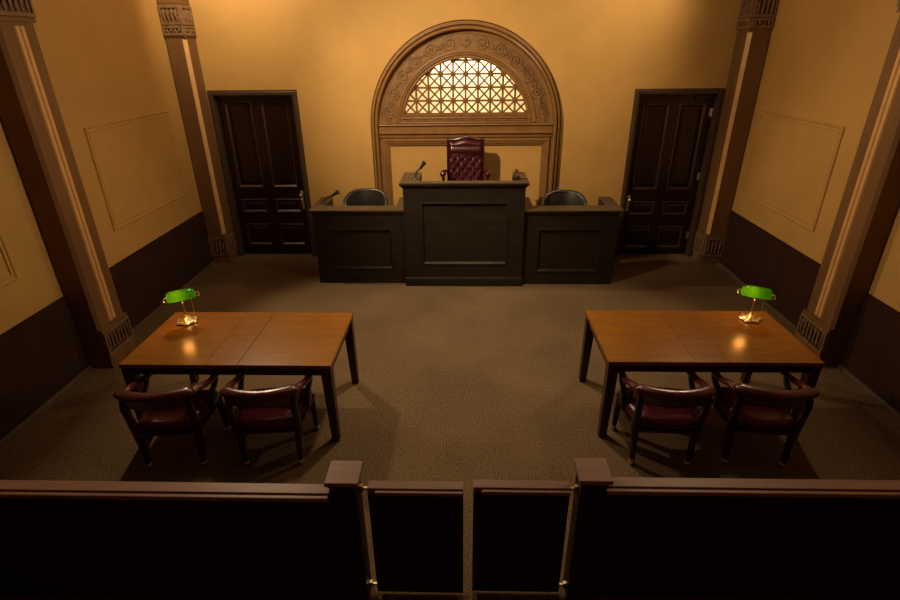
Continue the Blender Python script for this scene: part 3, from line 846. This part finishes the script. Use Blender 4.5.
MB().tube([c0 - ax * .050, c0 - ax * .046, c0 - ax * .03, c0 - ax * .026, c0, c0 + ax * .026, c0 + ax * .03, c0 + ax * .046, c0 + ax * .050], [.026, .031, .031, .027, .029, .027, .031, .031, .026], 18).build('gavel_head', M['blackm'], gv)
MB().tube([c0 + Vector((.02, .007, 0)), c0 + Vector((.06, .025, -.012)), c0 + Vector((.14, .06, -.022))], [.008, .010, .011], 10).build('handle', M['redwood'], gv)
gb = MB(); gb.box(.665, .715, 7.205, 7.255, 1.436, 1.485, .006)
tag(gb.build('wooden_block', M['redwood'], org=(.69, 7.23, 1.436), smooth=False), 'small reddish wooden block at the back of the judge bench right ledge', 'block')

# ------------------------------------------------------------------ rail, posts and swing gates
def railing(x0, x1, yc, label):
    r = empty('bar_railing', ((x0 + x1) / 2, yc, 0), label, 'railing')
    MB().box(x0, x1, yc - .034, yc + .036, .848, .880, .004).build('top_rail', M['rail'], r, smooth=False)
    MB().box(x0, x1, yc - .062, yc - .036, .846, .872, .004).build('rail_moulding', M['rail'], r, smooth=False)
    MB().box(x0, x1, yc - .022, yc + .022, 0, .826).build('panel', M['railp'], r, smooth=False)
railing(WL + .016, -.708, 2.062, 'dark panelled railing left of the gates with brown top rail')
railing(.742, WR - .016, 2.138, 'dark panelled railing right of the gates with brown top rail')
def post(x0, x1, y0, y1, label):
    r = empty('railing_post', ((x0 + x1) / 2, (y0 + y1) / 2, 0), label, 'post')
    MB().box(x0, x1, y0, y1, .935, .962, .005).build('cap', M['rail'], r, smooth=False)
    MB().box(x0 + .012, x1 - .012, y0 + .012, y1 - .012, .918, .935, .004).build('cap_moulding', M['railp'], r, smooth=False)
    MB().box(x0 + .017, x1 - .022, y0 + .022, y1 - .02, 0, .918, .003).build('shaft', M['railp'], r, smooth=False)
post(-.724, -.547, 2.016, 2.187, 'square railing post with a brown cap left of the gates')
post(.589, .762, 2.054, 2.228, 'square railing post with a brown cap right of the gates')
def gate(x0, x1, yc, hx, label):
    r = empty('swing_gate', ((x0 + x1) / 2, yc, 0), label, 'gate')
    MB().box(x0, x1, yc - .030, yc + .030, .832, .864, .004).build('top_rail', M['rail'], r, smooth=False)
    s = .05 if hx < x0 else -.05
    MB().box(x0 + .045, x1 - .003, yc - .052, yc - .032, .834, .856, .003).build('rail_moulding', M['rail'], r, smooth=False)
    MB().box(x0, x1, yc - .026, yc + .026, .035, .832, .003).build('panel', M['railp'], r, smooth=False)
    for z in (.835, .07):
        d = 1 if hx < x0 else -1
        e = x0 if d > 0 else x1
        MB().tube([(hx + d * .012, yc, z - .022), (hx + d * .012, yc, z + .022)], .011, 12).box(min(hx, e), max(hx, e), yc - .006, yc + .006, z - .008, z + .008).build('hinge', M['brass'], r)
    return r
gate(-.520, -.008, 2.114, -.5695, 'dark swing gate with brown top rail hinged on the left post')
gate(.046, .560, 2.130, .6065, 'dark swing gate with brown top rail hinged on the right post')

# ------------------------------------------------------------------ lights
WARM = (1, .76, .46)
def spot(name, loc, target, power, angle=120, blend=.6, rad=.08, col=WARM):
    l = bpy.data.lights.new(name, 'SPOT'); l.energy = power; l.color = col; l.spot_size = math.radians(angle); l.spot_blend = blend; l.shadow_soft_size = rad
    o = bpy.data.objects.new(name, l); C.objects.link(o); o.location = loc
    o.rotation_euler = (Vector(target) - Vector(loc)).to_track_quat('-Z', 'Y').to_euler(); return o
def point(name, loc, power, rad=.03, col=WARM):
    l = bpy.data.lights.new(name, 'POINT'); l.energy = power; l.color = col; l.shadow_soft_size = rad
    o = bpy.data.objects.new(name, l); C.objects.link(o); o.location = loc; return o
def area(name, loc, target, power, sx, sy, col=WARM):
    l = bpy.data.lights.new(name, 'AREA'); l.shape = 'RECTANGLE'; l.size = sx; l.size_y = sy; l.energy = power; l.color = col
    o = bpy.data.objects.new(name, l); C.objects.link(o); o.location = loc
    o.rotation_euler = (Vector(target) - Vector(loc)).to_track_quat('-Z', 'Y').to_euler(); return o
spot('ceiling_spot_left', (-3.25, 6.85, 4.30), (1.0, 3.7, 0), 350, 86, .4, .10)
spot('ceiling_spot_right', (3.42, 6.95, 4.30), (-.6, 3.7, 0), 160, 80, .4, .10)
spot('ceiling_spot_middle', (0, 5.6, 4.35), (0, 4.9, 0), 360, 82, 1.0, .15)
spot('front_spot', (-1.5, 4.35, 4.25), (-.1, 7.84, 2.0), 690, 70, .9, .06)
spot('wall_wash_left', (-2.9, 6.6, 4.36), (-2.9, 7.84, 3.75), 150, 118, .7, .10)
spot('wall_wash_right', (2.3, 6.6, 4.36), (1.7, 7.84, 3.8), 110, 112, .7, .10)
spot('side_fill_left', (1.2, 4.7, 4.36), (-3.9, 5.55, 3.5), 285, 90, .8, .12)  # unseen fill spot, added to brighten the left wall evenly
spot('side_fill_right', (-1.2, 4.7, 4.36), (3.8, 5.55, 3.5), 285, 90, .8, .12)  # its counterpart, an unseen fill added for the right wall
area('ceiling_fill', (0, 3.6, 4.42), (0, 3.6, 0), 7, 3.0, 2.0)  # unseen soft fill added for overall brightness, no fixture here
point('lamp_glow_left', (-2.522 - .025, 4.175 - .03, .75 + .245), .65, .04, (1, .47, .11))
point('lamp_glow_right', (2.546 - .035, 4.262 + .002, .75 + .245), .65, .04, (1, .47, .11))
area('lunette_lamp', (0, D + .30, 2.93), (0, D + .45, 2.3), 15, 1.0, .12, (1, .86, .62))

w = bpy.data.worlds.new('World'); bpy.context.scene.world = w; w.use_nodes = True
w.node_tree.nodes['Background'].inputs[0].default_value = (1, .7, .4, 1)
w.node_tree.nodes['Background'].inputs[1].default_value = .004

# ------------------------------------------------------------------ camera
F, PITCH, YAW, ROLL, H = 527.6711, .4445, .0319, -.0113, 2.9656
cy_, sy_ = math.cos(YAW), math.sin(YAW); cp_, sp_ = math.cos(PITCH), math.sin(PITCH); cr, sr = math.cos(ROLL), math.sin(ROLL)
right = Vector((cy_, sy_, 0)); fwd = Vector((-sy_, cy_, 0))
d = cp_ * fwd + Vector((0, 0, -sp_)); u = sp_ * fwd + Vector((0, 0, cp_))
R2 = cr * right + sr * u; U2 = -sr * right + cr * u
cam = bpy.data.cameras.new('camera'); co = bpy.data.objects.new('camera', cam); C.objects.link(co)
co.matrix_world = Matrix(((R2.x, U2.x, -d.x, 0), (R2.y, U2.y, -d.y, 0), (R2.z, U2.z, -d.z, H), (0, 0, 0, 1)))
cam.sensor_width = 36; cam.lens = F * 36 / 900; cam.clip_start = .05
sc = bpy.context.scene; sc.camera = co
sc.view_settings.view_transform = 'Standard'; sc.view_settings.look = 'None'; sc.view_settings.gamma = 1; sc.view_settings.exposure = .12
sc.view_settings.use_curve_mapping = False
sc.cycles.use_denoising = True
sc.cycles.max_bounces = 8
